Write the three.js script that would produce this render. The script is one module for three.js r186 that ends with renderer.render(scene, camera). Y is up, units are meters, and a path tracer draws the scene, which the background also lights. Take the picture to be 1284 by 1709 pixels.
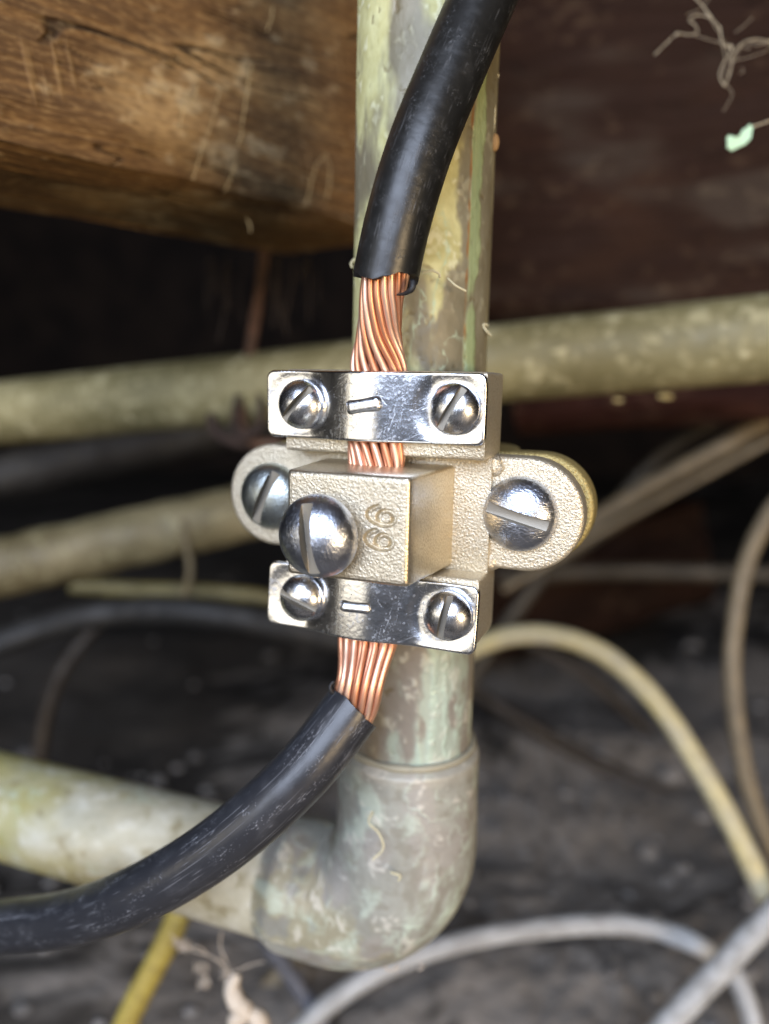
import * as THREE from 'three';
import { ImprovedNoise } from 'three/addons/math/ImprovedNoise.js';
import { mergeGeometries, mergeVertices, toCreasedNormals } from 'three/addons/utils/BufferGeometryUtils.js';
import { RoundedBoxGeometry } from 'three/addons/geometries/RoundedBoxGeometry.js';
import { RectAreaLightUniformsLib } from 'three/addons/lights/RectAreaLightUniformsLib.js';
import { Brush, Evaluator, SUBTRACTION } from 'three-bvh-csg';

// ---------------------------------------------------------------- camera, light, exposure
const scene = new THREE.Scene();
const V = (x, y, z) => new THREE.Vector3(x, y, z);
const EYE = V(0, 0.24, 0);                       // the ground is y = 0
const camera = new THREE.PerspectiveCamera(2 * Math.atan(854.5 / 1284) * 180 / Math.PI, 769 / 1024, 0.01, 20);
const PITCH = 9.5 * Math.PI / 180, ROLL = 1.2 * Math.PI / 180;
const cr0 = V(1, 0, 0), cu0 = V(0, Math.cos(PITCH), -Math.sin(PITCH)), cB = V(0, Math.sin(PITCH), Math.cos(PITCH));
const cR = cr0.clone().multiplyScalar(Math.cos(ROLL)).addScaledVector(cu0, Math.sin(ROLL));
const cU = cu0.clone().multiplyScalar(Math.cos(ROLL)).addScaledVector(cr0, -Math.sin(ROLL));
camera.position.copy(EYE);
camera.quaternion.setFromRotationMatrix(new THREE.Matrix4().makeBasis(cR, cU, cB));
camera.focus = 0.136; camera.userData.fStop = 6.4;
scene.add(camera);
scene.background = new THREE.Color(0x000000);
const renderer = new THREE.WebGLRenderer({ antialias: true });
renderer.toneMapping = THREE.LinearToneMapping;
renderer.toneMappingExposure = 1.18;
renderer.shadowMap.enabled = true;
RectAreaLightUniformsLib.init();
// cool daylight through an open floor hatch above and behind the camera, a dim added side panel at left for the strap reflections, a warm work lamp low on the right
const DAY = { pos: V(-0.24, 0.60, 0.66), w: 0.84, h: 0.54, color: 0xd9e6ff, power: 9.2 };
const SIDE = { pos: V(-0.82, 0.22, 0.60), w: 0.80, h: 0.36, color: 0xfff3dc, power: 1.7 };
const WARM = { pos: V(0.40, 0.16, 0.50), w: 0.24, h: 0.18, color: 0xffe0b0, power: 24 };
const AIM = V(0.0, 0.22, -0.16);

// ---------------------------------------------------------------- helpers
const at = (px, py, d) => EYE.clone().addScaledVector(cR, (px - 642) / 1284 * d / 1000).addScaledVector(cU, (854.5 - py) / 1284 * d / 1000).addScaledVector(cB, -d / 1000);
function mulberry(a) { return () => { a |= 0; a = a + 0x6D2B79F5 | 0; let t = Math.imul(a ^ a >>> 15, 1 | a); t = t + Math.imul(t ^ t >>> 7, 61 | t) ^ t; return ((t ^ t >>> 14) >>> 0) / 4294967296; }; }
const rnd = mulberry(7);
const IN = new ImprovedNoise();
const noise = (x, y, z) => IN.noise(x + 37.3, y + 11.7, z + 71.9);
function fbm(x, y, z, o = 4) { let s = 0, a = 0.5; for (let i = 0; i < o; i++) { s += a * noise(x, y, z); x = x * 2.03 + 5.1; y = y * 2.03 + 1.7; z = z * 2.03 + 9.2; a *= 0.5; } return s; }
const sst = (a, b, x) => { const t = Math.min(1, Math.max(0, (x - a) / (b - a))); return t * t * (3 - 2 * t); };
const clamp01 = (x) => Math.min(1, Math.max(0, x));
const mix3 = (a, b, t) => [a[0] + (b[0] - a[0]) * t, a[1] + (b[1] - a[1]) * t, a[2] + (b[2] - a[2]) * t];
const used = {};
function numbered(name) { const n = used[name] = (used[name] || 0) + 1; return n === 1 ? name : name + '_' + String(n - 1).padStart(3, '0'); }
function shadow(o) { o.castShadow = true; o.receiveShadow = true; return o; }
function tag(o, label, category, group, kind) { o.userData = { label }; if (category) o.userData.category = category; if (group) o.userData.group = group; if (kind) o.userData.kind = kind; return o; }
function thing(name, label, category, pos = [0, 0, 0], turn = 0, group) {
  const g = new THREE.Group(); g.name = numbered(name); g.position.set(...pos); g.rotation.y = turn; scene.add(g);
  return tag(g, label, category, group);
}
function part(name, geo, mat, parent, label) { const m = shadow(new THREE.Mesh(geo, mat)); m.name = name; if (label) m.userData.label = label; parent.add(m); return m; }
function solo(name, geo, mat, label, category, group, kind) { const m = shadow(new THREE.Mesh(geo, mat)); m.name = numbered(name); scene.add(m); return tag(m, label, category, group, kind); }
function structure(name, geo, mat, label) { const m = solo(name, geo, mat, label, null, null, 'structure'); return m; }

// textures: fn(u, v) -> { c: [r, g, b] 0..255 sRGB, h: 0..1, r: 0..1 }
function makeTex(W, H, fn, want = 'ch', wrap = true) {
  const C = new Uint8Array(W * H * 4), Hh = want.includes('h') ? new Uint8Array(W * H * 4) : null, R = want.includes('r') ? new Uint8Array(W * H * 4) : null;
  for (let j = 0; j < H; j++) for (let i = 0; i < W; i++) {
    const o = fn((i + 0.5) / W, (j + 0.5) / H), k = (j * W + i) * 4;
    C[k] = Math.max(0, Math.min(255, o.c[0])); C[k + 1] = Math.max(0, Math.min(255, o.c[1])); C[k + 2] = Math.max(0, Math.min(255, o.c[2])); C[k + 3] = 255;
    if (Hh) { const v = clamp01(o.h) * 255; Hh[k] = Hh[k + 1] = Hh[k + 2] = v; Hh[k + 3] = 255; }
    if (R) { const v = clamp01(o.r) * 255; R[k] = R[k + 1] = R[k + 2] = v; R[k + 3] = 255; }
  }
  const mk = (d, srgb) => { const t = new THREE.DataTexture(d, W, H); t.magFilter = THREE.LinearFilter; t.minFilter = THREE.LinearMipmapLinearFilter; t.generateMipmaps = true; t.wrapS = t.wrapT = wrap ? THREE.RepeatWrapping : THREE.ClampToEdgeWrapping; if (srgb) t.colorSpace = THREE.SRGBColorSpace; t.needsUpdate = true; return t; };
  const out = {}; if (want.includes('c')) out.map = mk(C, true); if (Hh) out.bumpMap = mk(Hh); if (R) out.roughnessMap = mk(R);
  return out;
}
// a tube along control points; uv = (s / L, angle / 2 pi); angle 0 looks along ref; rf(s, ang, L) scales the radius, endShift(ang) moves the last ring along the path
function sweep(pts, r, { n = 60, radial = 20, ref = V(0, 0, 1), rf, caps = true, endShift, startShift, straight = false, tension = 0.5 } = {}) {
  const curve = straight ? new THREE.LineCurve3(pts[0], pts[1]) : new THREE.CatmullRomCurve3(pts, false, 'centripetal', tension);
  const L = curve.getLength(), pos = [], uv = [], idx = [];
  let N = null;
  for (let i = 0; i <= n; i++) {
    const t = i / n, p = curve.getPointAt(t), T = curve.getTangentAt(t).normalize();
    const base = N || ref; N = base.clone().addScaledVector(T, -base.dot(T)).normalize();
    const B = V().crossVectors(T, N).normalize();
    for (let j = 0; j <= radial; j++) {
      const a = j / radial * Math.PI * 2, rr = r * (rf ? rf(t * L, a, L) : 1);
      const q = p.clone().addScaledVector(N, Math.cos(a) * rr).addScaledVector(B, Math.sin(a) * rr);
      if (endShift) q.addScaledVector(T, endShift(a) * sst(0.93, 1, t)); if (startShift) q.addScaledVector(T, -startShift(a) * (1 - sst(0, 0.07, t)));
      pos.push(q.x, q.y, q.z); uv.push(t, j / radial);
    }
  }
  for (let i = 0; i < n; i++) for (let j = 0; j < radial; j++) { const a = i * (radial + 1) + j, b = a + radial + 1; idx.push(a, a + 1, b, b, a + 1, b + 1); }
  if (caps) for (const [e, flip] of [[0, true], [n, false]]) {
    const p = curve.getPointAt(e / n), c = pos.length / 3; pos.push(p.x, p.y, p.z); uv.push(e / n, 0.5);
    for (let j = 0; j < radial; j++) { const a = e * (radial + 1) + j; flip ? idx.push(c, a + 1, a) : idx.push(c, a, a + 1); }
  }
  const g = new THREE.BufferGeometry(); g.setAttribute('position', new THREE.Float32BufferAttribute(pos, 3)); g.setAttribute('uv', new THREE.Float32BufferAttribute(uv, 2)); g.setIndex(idx);
  g.computeVertexNormals();
  // close the seam in the normals
  const nn = g.attributes.normal; for (let i = 0; i <= n; i++) { const a = i * (radial + 1), b = a + radial, v = V(nn.getX(a) + nn.getX(b), nn.getY(a) + nn.getY(b), nn.getZ(a) + nn.getZ(b)).normalize(); nn.setXYZ(a, v.x, v.y, v.z); nn.setXYZ(b, v.x, v.y, v.z); }
  g.userData = { L }; return g;
}
// uv in metres by the dominant direction of the normal
function boxUV(g, scale = 1) {
  g = g.index ? g.toNonIndexed() : g; if (!g.attributes.normal) g.computeVertexNormals();
  const p = g.attributes.position, uv = new Float32Array(p.count * 2), a = V(), b = V(), c = V();
  for (let i = 0; i < p.count; i += 3) {
    a.fromBufferAttribute(p, i); b.fromBufferAttribute(p, i + 1); c.fromBufferAttribute(p, i + 2);
    const n = b.clone().sub(a).cross(c.clone().sub(a)), ax = Math.abs(n.x), ay = Math.abs(n.y), az = Math.abs(n.z);
    [a, b, c].forEach((v, k) => { const [s, t] = az >= ax && az >= ay ? [v.x, v.y] : ax >= ay ? [v.z, v.y] : [v.x, v.z]; uv[(i + k) * 2] = s * scale; uv[(i + k) * 2 + 1] = t * scale; });
  }
  g.setAttribute('uv', new THREE.BufferAttribute(uv, 2)); return g;
}
const bare = (g) => { g = g.index ? g.toNonIndexed() : g.clone(); for (const k of Object.keys(g.attributes)) if (!['position', 'normal', 'uv'].includes(k)) g.deleteAttribute(k); return g; };
const join = (list) => mergeGeometries(list.map(bare), false);
const MM = 0.001;

// ---------------------------------------------------------------- materials
const M = {};
{ // sand-cast, tinned bronze
  const t = makeTex(512, 512, (u, v) => {
    // tileable by blending two offset copies
    const f = (x, y) => { const a = fbm(x * 44, y * 44, 3, 3), b = Math.abs(noise(x * 76, y * 70, 8)); return 0.5 + 0.75 * a + 0.35 * (0.3 - b); };
    const wu = sst(0.85, 1, u), wv = sst(0.85, 1, v);
    const h = (f(u, v) * (1 - wu) + f(u - 1, v) * wu) * (1 - wv) + (f(u, v - 1) * (1 - wu) + f(u - 1, v - 1) * wu) * wv;
    const d = sst(0.62, 0.3, h) * 0.5, big = noise(u * 5, v * 5, 1) * 0.5 + 0.5;
    return { c: mix3(mix3([228, 223, 211], [219, 209, 188], big * 0.7), [168, 152, 124], d * 0.65), h, r: 0.40 + 0.14 * (1 - h) + 0.08 * big };
  }, 'chr');
  for (const k in t) t[k].repeat.set(1 / 0.02, 1 / 0.02);
  M.cast = new THREE.MeshStandardMaterial({ ...t, color: 0xefebe2, metalness: 0.82, roughness: 1, bumpScale: 0.0002 });
  M.castFace = new THREE.MeshStandardMaterial({ ...t, color: 0xefebe2, metalness: 0.82, roughness: 1, bumpScale: 0.00012 });
  M.castBackLit = new THREE.MeshStandardMaterial({ ...t, color: 0xc8bb86, metalness: 0.55, roughness: 1, bumpScale: 0.0002 });  // yellowish light on the rear half put into its colour
  M.castSmooth = new THREE.MeshStandardMaterial({ map: t.map, roughnessMap: t.roughnessMap, bumpMap: t.bumpMap, color: 0xefebe2, bumpScale: 0.00005, metalness: 0.95, roughness: 0.72 });
}
{ // zinc plated steel, scuffed
  const mk = (seed, rough) => makeTex(512, 256, (u, v) => {
    const sp = fbm(u * 60, v * 30, seed, 3), bl = fbm(u * 9, v * 5, seed + 4, 3);
    let sc = 0; for (let k = 0; k < 3; k++) { const a = 0.4 + k * 1.1 + seed, x = Math.cos(a) * u * 2 + Math.sin(a) * v, y = -Math.sin(a) * u * 2 + Math.cos(a) * v; sc = Math.max(sc, sst(0.045, 0, Math.abs(noise(x * 3, y * 70, seed + k * 7))) * sst(0.0, 0.35, noise(x * 2.5, y * 9, k + seed))); }
    const spots = sst(0.16, 0.34, sp + bl * 0.5);
    const c = mix3([214, 216, 220], [186, 188, 194], spots * 0.7 + sc * 0.2);
    return { c, h: 0.5 + sp * 0.5 - sc * 0.3, r: rough + 0.13 * spots + 0.14 * sc + 0.06 * bl };
  }, 'chr');
  const p = mk(1, 0.205); M.plate = new THREE.MeshStandardMaterial({ ...p, metalness: 1, roughness: 1, bumpScale: 0.00003 });
  const s = mk(5, 0.26); M.screw = new THREE.MeshStandardMaterial({ ...s, metalness: 1, roughness: 1, bumpScale: 0.00003 });
  const b = mk(9, 0.3); M.bolt = new THREE.MeshStandardMaterial({ ...b, color: 0xe6ebf6, metalness: 1, roughness: 1, bumpScale: 0.00011 });
  const g = mk(13, 0.34); M.boltDull = new THREE.MeshStandardMaterial({ ...g, color: 0xd5dcd8, metalness: 1, roughness: 1, bumpScale: 0.00012 });
}
{ // bare copper strands
  const t = makeTex(256, 64, (u, v) => { const n = fbm(u * 14, v * 3, 2, 3), s = noise(u * 90, v * 6, 4); return { c: mix3([244, 208, 184], [226, 174, 144], clamp01(0.45 + n * 1.1)), h: 0.5, r: 0.41 + 0.12 * n + 0.05 * s }; }, 'cr');
  M.copper = new THREE.MeshStandardMaterial({ ...t, metalness: 0.72, roughness: 1 });
}
{ // black cable sheath, scuffed
  const mk = (seed, base, k, ro) => makeTex(1024, 256, (u, v) => {
    const a = v * Math.PI * 2, cx = Math.cos(a), cy = Math.sin(a);
    u += seed; const f = fbm(u * 26, cx * 1.6, cy * 1.6, 4);
    const lines = sst(0.05, 0.0, Math.abs(noise(u * 7, cx * 9, cy * 9))) * sst(0.1, 0.4, noise(u * 16, cx * 2, cy * 2 + 4));
    const sc = sst(0.05, 0, Math.abs(noise(u * 60 + cx * 6, cx * 14, cy * 14))) * sst(0.05, 0.35, noise(u * 18, cx * 2.2, cy * 2.2 + 9));
    const dust = sst(0.38, 0.6, noise(u * 120, cx * 7, cy * 7)) * sst(0.1, 0.4, f);
    const along = sst(0.07, 0, Math.abs(noise(u * 3.5, cx * 13, cy * 13 + 5))) * sst(0.0, 0.3, noise(u * 8, cx * 3, cy * 3 + 2)); const m = clamp01(lines * 0.5 + sc * 0.6 + dust * 0.3 + along * 0.5 + Math.max(0, f) * 0.25);
    return { c: mix3(base, [172, 174, 180], clamp01(m * k)), h: 0.5 + 0.3 * f + 0.25 * m, r: ro + 0.14 * f + 0.25 * m };
  }, 'chr');
  M.sheath = new THREE.MeshStandardMaterial({ ...mk(0, [27, 27, 26], 0.5, 0.36), metalness: 0, roughness: 1, bumpScale: 0.00015 });
  M.sheathScuffedLit = new THREE.MeshStandardMaterial({ ...mk(3.7, [44, 45, 49], 0.8, 0.34), metalness: 0, roughness: 1, bumpScale: 0.0002 });  // scuffs, with the blue-grey highlight mixed into a paler base
  M.sheathCut = new THREE.MeshStandardMaterial({ color: 0x1b1b1d, roughness: 0.6 });
}
// oxidised copper water pipe: one texture for each length, pattern laid out along the pipe (s in mm) and round it (angle)
function patina(Lmm, rmm, W, H, fn) {
  return makeTex(W, H, (u, v) => {
    const s = u * Lmm, a = v * Math.PI * 2, X = Math.cos(a) * rmm, Y = Math.sin(a) * rmm, a2 = a > Math.PI ? a - 2 * Math.PI : a;
    const n1 = fbm(s / 22, X / 14, Y / 14, 5), n2 = fbm(s / 6, X / 5, Y / 5, 4), n3 = noise(s / 1.3, X / 1.3, Y / 1.3), n4 = fbm(s / 60, X / 4, Y / 4, 3);
    return fn(s, a2, n1, n2, n3, n4, X, Y);
  }, 'chr', false);
}
const mint = [176, 198, 172], pale = [198, 196, 178];
const pipeMat = (t, o = {}) => new THREE.MeshStandardMaterial({ ...t, metalness: 0.12, roughness: 1, bumpScale: 0.0005, ...o });
function dullPipe(seed, c0, c1, c2, Lmm) {
  const t = makeTex(512, 128, (u, v) => {
    const s = u * Lmm, a = v * Math.PI * 2, X = Math.cos(a) * 12 + seed * 31, Y = Math.sin(a) * 12;
    const n1 = fbm(s / 40, X / 16, Y / 16, 4), n2 = fbm(s / 7, X / 6, Y / 6, 4), sp = sst(0.28, 0.5, noise(s / 3, X / 3, Y / 3));
    let c = mix3(c0, c1, clamp01(0.5 + n1 * 1.6)); c = mix3(c, c2, clamp01(sst(0.1, 0.35, n2) * 0.6 + sp * 0.5));
    return { c, h: 0.5 + n2 * 0.5 + sp * 0.3, r: 0.62 + n2 * 0.3 };
  }, 'chr', false);
  return new THREE.MeshStandardMaterial({ ...t, roughness: 1, metalness: 0.05, bumpScale: 0.0006 });
}
function cableMat(seed, c0, c1, rough = 0.6) {
  const t = makeTex(512, 64, (u, v) => { const a = v * Math.PI * 2, n = fbm(u * 18, Math.cos(a) * 0.9 + seed, Math.sin(a) * 0.9, 4), d = sst(0.15, 0.5, noise(u * 70, Math.cos(a) * 3, Math.sin(a) * 3 + seed)); return { c: mix3(mix3(c0, c1, clamp01(0.5 + n * 1.5)), [90, 82, 70], d * 0.22), h: 0.5 + n * 0.5, r: rough + n * 0.3 }; }, 'chr');
  return new THREE.MeshStandardMaterial({ ...t, roughness: 1, bumpScale: 0.0003 });
}
function woodTex(W, H, Lm, Hm, seed, dark, mid, light, grey, worn = 1) {
  return makeTex(W, H, (u, v) => {
    const x = u * Lm * 1000, y = v * Hm * 1000;                       // mm; the grain runs along x
    const warp = fbm(x / 120, y / 40, seed, 3) * 14;
    const g = fbm(x / 70, (y + warp) / 2.2, seed + 2, 4), ring = Math.sin((y + warp * 1.7) / 3.1 + fbm(x / 90, y / 20, seed + 5, 2) * 4);
    const big = fbm(x / 55, y / 28, seed + 9, 4), fine = noise(x / 14, y / 0.55, seed + 3);
    let c = mix3(mid, dark, clamp01(0.42 + g * 1.1 + ring * 0.1)); c = mix3(c, light, clamp01(sst(-0.02, 0.4, big) * 0.65 + fine * 0.12));
    const wthr = sst(0.08, 0.3, fbm(x / 80 + 3, y / 34, seed + 21, 3)); c = mix3(c, grey, wthr * 0.75);
    const crackLine = Math.abs(noise(x / 110, (y + warp * 1.2) / 13, seed + 31)), crack = sst(0.022, 0.006, crackLine) * sst(-0.05, 0.2, noise(x / 50, y / 12, seed + 41));
    const crack2 = sst(0.03, 0.008, Math.abs(noise(x / 40, (y + warp) / 4.2, seed + 51))) * sst(0.12, 0.3, noise(x / 30, y / 8, seed + 61)) * 0.7;
    c = mix3(c, [26, 19, 13], clamp01(crack + crack2) * 0.7);
    const mould = sst(0.12, 0.4, fbm(x / 9, y / 6, seed + 71, 5) + 0.6 * fbm(x / 60, y / 40, seed + 75, 2)); c = mix3(c, [196, 178, 140], mould * 0.55 * worn);
    const fleck = fbm(x / 3.2, y / 1.1, seed + 91, 3); c = mix3(c, fleck > 0 ? light : dark, Math.min(0.6, Math.abs(fleck) * 1.1 * worn));
    const saw = sst(0.3, 0.6, noise(x / 1.6 + y / 9, y / 26, seed + 81)) * sst(0, 0.3, noise(x / 30, y / 30, seed + 83)); c = mix3(c, light, saw * 0.35);
    return { c, h: 0.55 + g * 0.35 + fine * 0.1 - clamp01(crack + crack2) * 0.5 + mould * 0.2 + saw * 0.15, r: 0.75 + g * 0.2 };
  }, 'chr');
}

// ---------------------------------------------------------------- the setting: a crawl space
{
  // ground: one sheet, dense near the pipe, dusty soil with the far gloom painted into its colour
  const N = 230, ext = 2.4, pos = [], uv = [], idx = [], col = [];
  const warp = (t) => Math.sign(t) * Math.pow(Math.abs(t), 2.2);
  for (let j = 0; j <= N; j++) for (let i = 0; i <= N; i++) {
    const x = 0.1 + warp(i / N * 2 - 1) * ext, z = -0.33 + warp(j / N * 2 - 1) * ext;
    const y = -0.004 + 0.03 * fbm(x * 5, z * 5, 2, 3) + 0.004 * fbm(x * 26, z * 26, 5, 4) + 0.005 * fbm(x * 120, z * 120, 9, 2);
    pos.push(x, y, z); uv.push(x / 0.5, z / 0.5);
    const crustGloom = fbm(x * 3.1 + 1.2, z * 3.1, 14, 5) + 0.35 * fbm(x * 42, z * 42, 31, 3) + 0.5 * fbm(x * 170, z * 170, 8, 2) + Math.max(-0.3, Math.min(0.24, (x + 0.05) * 1.6)) - 0.34 * sst(-0.5, -0.75, z), paleTone = sst(-0.04, 0.08, crustGloom);   // ragged dust patches; gloom painted in as darker colour far and left
    const k = 0.24 + 0.76 * paleTone, br = fbm(x * 40, z * 40, 20, 3);
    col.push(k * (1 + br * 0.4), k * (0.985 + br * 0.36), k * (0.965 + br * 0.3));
  }
  for (let j = 0; j < N; j++) for (let i = 0; i < N; i++) { const a = j * (N + 1) + i, b = a + N + 1; idx.push(a, b, a + 1, b, b + 1, a + 1); }
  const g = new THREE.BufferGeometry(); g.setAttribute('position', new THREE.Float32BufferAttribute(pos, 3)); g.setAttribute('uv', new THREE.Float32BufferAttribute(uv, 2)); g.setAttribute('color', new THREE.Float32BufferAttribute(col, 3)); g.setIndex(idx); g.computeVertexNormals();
  const t = makeTex(1024, 1024, (u, v) => { const n = fbm(u * 16, v * 16, 1, 5), m = fbm(u * 70, v * 70, 6, 3), sp = sst(0.3, 0.5, noise(u * 60, v * 60, 3)); return { c: mix3(mix3([122, 116, 109], [142, 136, 129], clamp01(0.5 + n * 1.6)), mix3([52, 46, 40], [168, 160, 150], sst(-0.3, 0.3, noise(u * 31, v * 31, 8))), clamp01(sp * 0.4 + Math.max(0, m) * 0.3)), h: 0.5 + n * 0.6 + m * 0.4, r: 0.95 }; }, 'ch');
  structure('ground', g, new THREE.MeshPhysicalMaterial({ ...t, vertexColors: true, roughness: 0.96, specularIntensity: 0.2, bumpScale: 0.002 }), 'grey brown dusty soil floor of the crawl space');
  // gravel and crumbs: nobody could count them
  const gs = [];
  for (let k = 0; k < 300; k++) {
    const near = k < 220, x = near ? -0.3 + rnd() * 0.62 : -0.6 + rnd() * 1.4, z = near ? -0.16 - rnd() * 0.36 : -0.3 - rnd() * 0.7, r = (0.0016 + 0.005 * Math.pow(rnd(), 3));
    const y = -0.004 + 0.03 * fbm(x * 5, z * 5, 2, 3) + 0.004 * fbm(x * 26, z * 26, 5, 4);
    const q = new THREE.IcosahedronGeometry(r, 1), p = q.attributes.position, s = rnd() * 50, tone = 0.2 + rnd() * 0.5, c = new Float32Array(p.count * 3);
    for (let i = 0; i < p.count; i++) { const v = V().fromBufferAttribute(p, i), f = 1 + 0.45 * noise(v.x / r * 0.9 + s, v.y / r * 0.9, v.z / r * 0.9); p.setXYZ(i, v.x * f * 1.25 + x, v.y * f * 0.75 + y + r * 0.3, v.z * f + z); c[i * 3] = tone * 0.4; c[i * 3 + 1] = tone * 0.375; c[i * 3 + 2] = tone * 0.35; }
    q.setAttribute('color', new THREE.BufferAttribute(c, 3)); q.computeVertexNormals(); gs.push(q);
  }
  const gg = mergeGeometries(gs); solo('gravel', gg, new THREE.MeshStandardMaterial({ vertexColors: true, roughness: 0.95 }), 'pale and dark crumbs of gravel scattered over the soil floor', null, null, 'stuff');
  // walls and subfloor
  const wt = makeTex(512, 512, (u, v) => { const n = fbm(u * 9, v * 9, 4, 5), m = fbm(u * 40, v * 40, 2, 3); return { c: mix3([52, 40, 31], [30, 22, 17], clamp01(0.5 + n * 1.5 + m * 0.4)), h: 0.5 + n * 0.4 + m * 0.3, r: 0.95 }; }, 'ch');
  const wm = new THREE.MeshStandardMaterial({ ...wt, roughness: 0.95, bumpScale: 0.006 });
  const B = (w, h, d, x, y, z) => boxUV(new THREE.BoxGeometry(w, h, d).translate(x, y, z), 1.5);
  structure('back_wall', B(4.2, 1.4, 0.15, 0, 0.45, -2.2), wm, 'dim earth brown foundation wall far behind the pipes');
  structure('side_wall', join([B(0.15, 1.4, 4.0, -2.0, 0.45, -0.2), B(0.15, 1.4, 4.0, 2.0, 0.45, -0.2)]), wm, 'earth brown foundation walls at the sides of the crawl space');
  structure('front_wall', B(4.2, 1.4, 0.15, 0, 0.45, 1.75), wm, 'earth brown foundation wall behind the viewer');
  const sf = new THREE.MeshStandardMaterial({ ...woodTex(512, 256, 1, 0.5, 60, [40, 28, 18], [72, 50, 32], [98, 72, 46], [70, 62, 52]), roughness: 1, bumpScale: 0.002 });
  for (const k of ['map', 'bumpMap', 'roughnessMap']) sf[k].repeat.set(1, 2);
  structure('ceiling', B(4.2, 0.03, 4.2, 0, 1.10, -0.2), sf, 'brown board subfloor over the crawl space');
}
// hatch, work lamp and added side panel
{
  function panel(o, name, label, category, frameMat, glowHex, glow, depth, border) {
    const g = new THREE.Group(); g.name = numbered(name); g.position.copy(o.pos); g.lookAt(AIM); scene.add(g); tag(g, label, category);   // +z looks at AIM
    const fr = []; for (const [w, h, x, y] of [[o.w + 2 * border, border, 0, o.h / 2 + border / 2], [o.w + 2 * border, border, 0, -o.h / 2 - border / 2], [border, o.h, -o.w / 2 - border / 2, 0], [border, o.h, o.w / 2 + border / 2, 0]]) fr.push(new THREE.BoxGeometry(w, h, depth).translate(x, y, 0));
    part('frame', join(fr), frameMat, g);
    part('light_pane', new THREE.BoxGeometry(o.w, o.h, 0.004).translate(0, 0, -depth / 2), new THREE.MeshStandardMaterial({ color: 0x222222, emissive: glowHex, emissiveIntensity: glow }), g).castShadow = false;
    const l = new THREE.RectAreaLight(o.color, o.power, o.w, o.h); l.position.set(0, 0, -depth / 2 + 0.006); l.rotation.y = Math.PI; g.add(l); l.castShadow = true;
    return g;
  }
  panel(SIDE, 'added_side_panel', 'added framed glowing panel out of view giving dim warm light from the left', 'light_panel', new THREE.MeshStandardMaterial({ color: 0x5a4632, roughness: 0.9 }), SIDE.color, 0.5, 0.05, 0.04);  // added pane, glows in place of a pale lit surface
  panel(DAY, 'floor_hatch', 'open timber framed floor hatch letting cool daylight into the crawl space', 'hatch', new THREE.MeshStandardMaterial({ color: 0x5a4632, roughness: 0.9 }), DAY.color, 1.0, 0.05, 0.04);
  panel(WARM, 'work_lamp', 'warm square work lamp shining onto the wooden beam', 'lamp', new THREE.MeshStandardMaterial({ color: 0x2a2a2a, roughness: 0.6 }), WARM.color, 1.0, 0.03, 0.012);
}

// ---------------------------------------------------------------- timber
function timber(name, label, a, b, up, thick, tex, opt = {}) {
  // a, b: lower front edge ends (world); the front face looks to the camera, the board goes up by `up` and back by `thick`
  const g = thing(name, label, 'beam', a.toArray());
  const X = b.clone().sub(a); X.y *= 1; const L = X.length(); X.normalize();
  let Z = V().crossVectors(X, V(0, 1, 0)).normalize(); if (Z.dot(EYE.clone().sub(a)) < 0) Z.negate(); const Y = V().crossVectors(Z, X).normalize(); if (Y.y < 0) Y.negate();
  const geo = new THREE.BoxGeometry(L, up, thick, 220, 60, 26), p = geo.attributes.position, n = geo.attributes.normal, uv = geo.attributes.uv, q = V();
  for (let i = 0; i < p.count; i++) {
    let x = p.getX(i) + L / 2, y = p.getY(i) + up / 2, z = p.getZ(i) - thick / 2;
    uv.setXY(i, x / opt.texL, Math.abs(n.getY(i)) > 0.5 ? (z / opt.texH + 0.37) : y / opt.texH);
    const fy = Math.max(0, 1 - y / (opt.wane ?? 0.012)), fz = Math.max(0, 1 + z / (opt.wane ?? 0.012)); // rounded lower front edge
    const edge = Math.min(fy, 1) * Math.min(fz, 1), w = (opt.waneAmp ?? 0.004) * (1 + 1.2 * fbm(x * 18, 3, 1, 3));
    const d = 0.0022 * fbm(x * 14, y * 40, z * 40, 4) + 0.0009 * fbm(x * 45, y * 260, z * 260, 2);
    const low = (opt.sag ?? 0.004) * fbm(x * 9 + 4, 7, 2, 3) * (1 - y / up);
    y += edge * w + (n.getY(i) < -0.5 ? d : 0) + low; z += -edge * w + (n.getZ(i) > 0.5 ? d : 0);
    q.copy(X).multiplyScalar(x).addScaledVector(Y, y).addScaledVector(Z, z); p.setXYZ(i, q.x, q.y, q.z);
  }
  // winding: X, Y, Z right handed?
  if (V().crossVectors(X, Y).dot(Z) < 0) { const ix = geo.index.array; for (let i = 0; i < ix.length; i += 3) { const t = ix[i]; ix[i] = ix[i + 1]; ix[i + 1] = t; } }
  geo.computeVertexNormals();
  part('timber', geo, new THREE.MeshPhysicalMaterial({ ...tex, roughness: 1, specularIntensity: 0.25, bumpScale: opt.bump ?? 0.0012 }), g);
  return { g, a, X, Y, Z, L };
}
const beamTex = woodTex(1024, 512, 0.22, 0.12, 4, [76, 56, 38], [126, 94, 58], [180, 148, 100], [108, 100, 82]);
const beam = timber('wooden_beam', 'rough sawn brown beam with pale splinters at the upper left beside the pipe', at(-70, 247, 154), at(668, 402, 262), 0.15, 0.056, beamTex, { texL: 0.22, texH: 0.12, waneAmp: 0.0035, wane: 0.012 });
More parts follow.
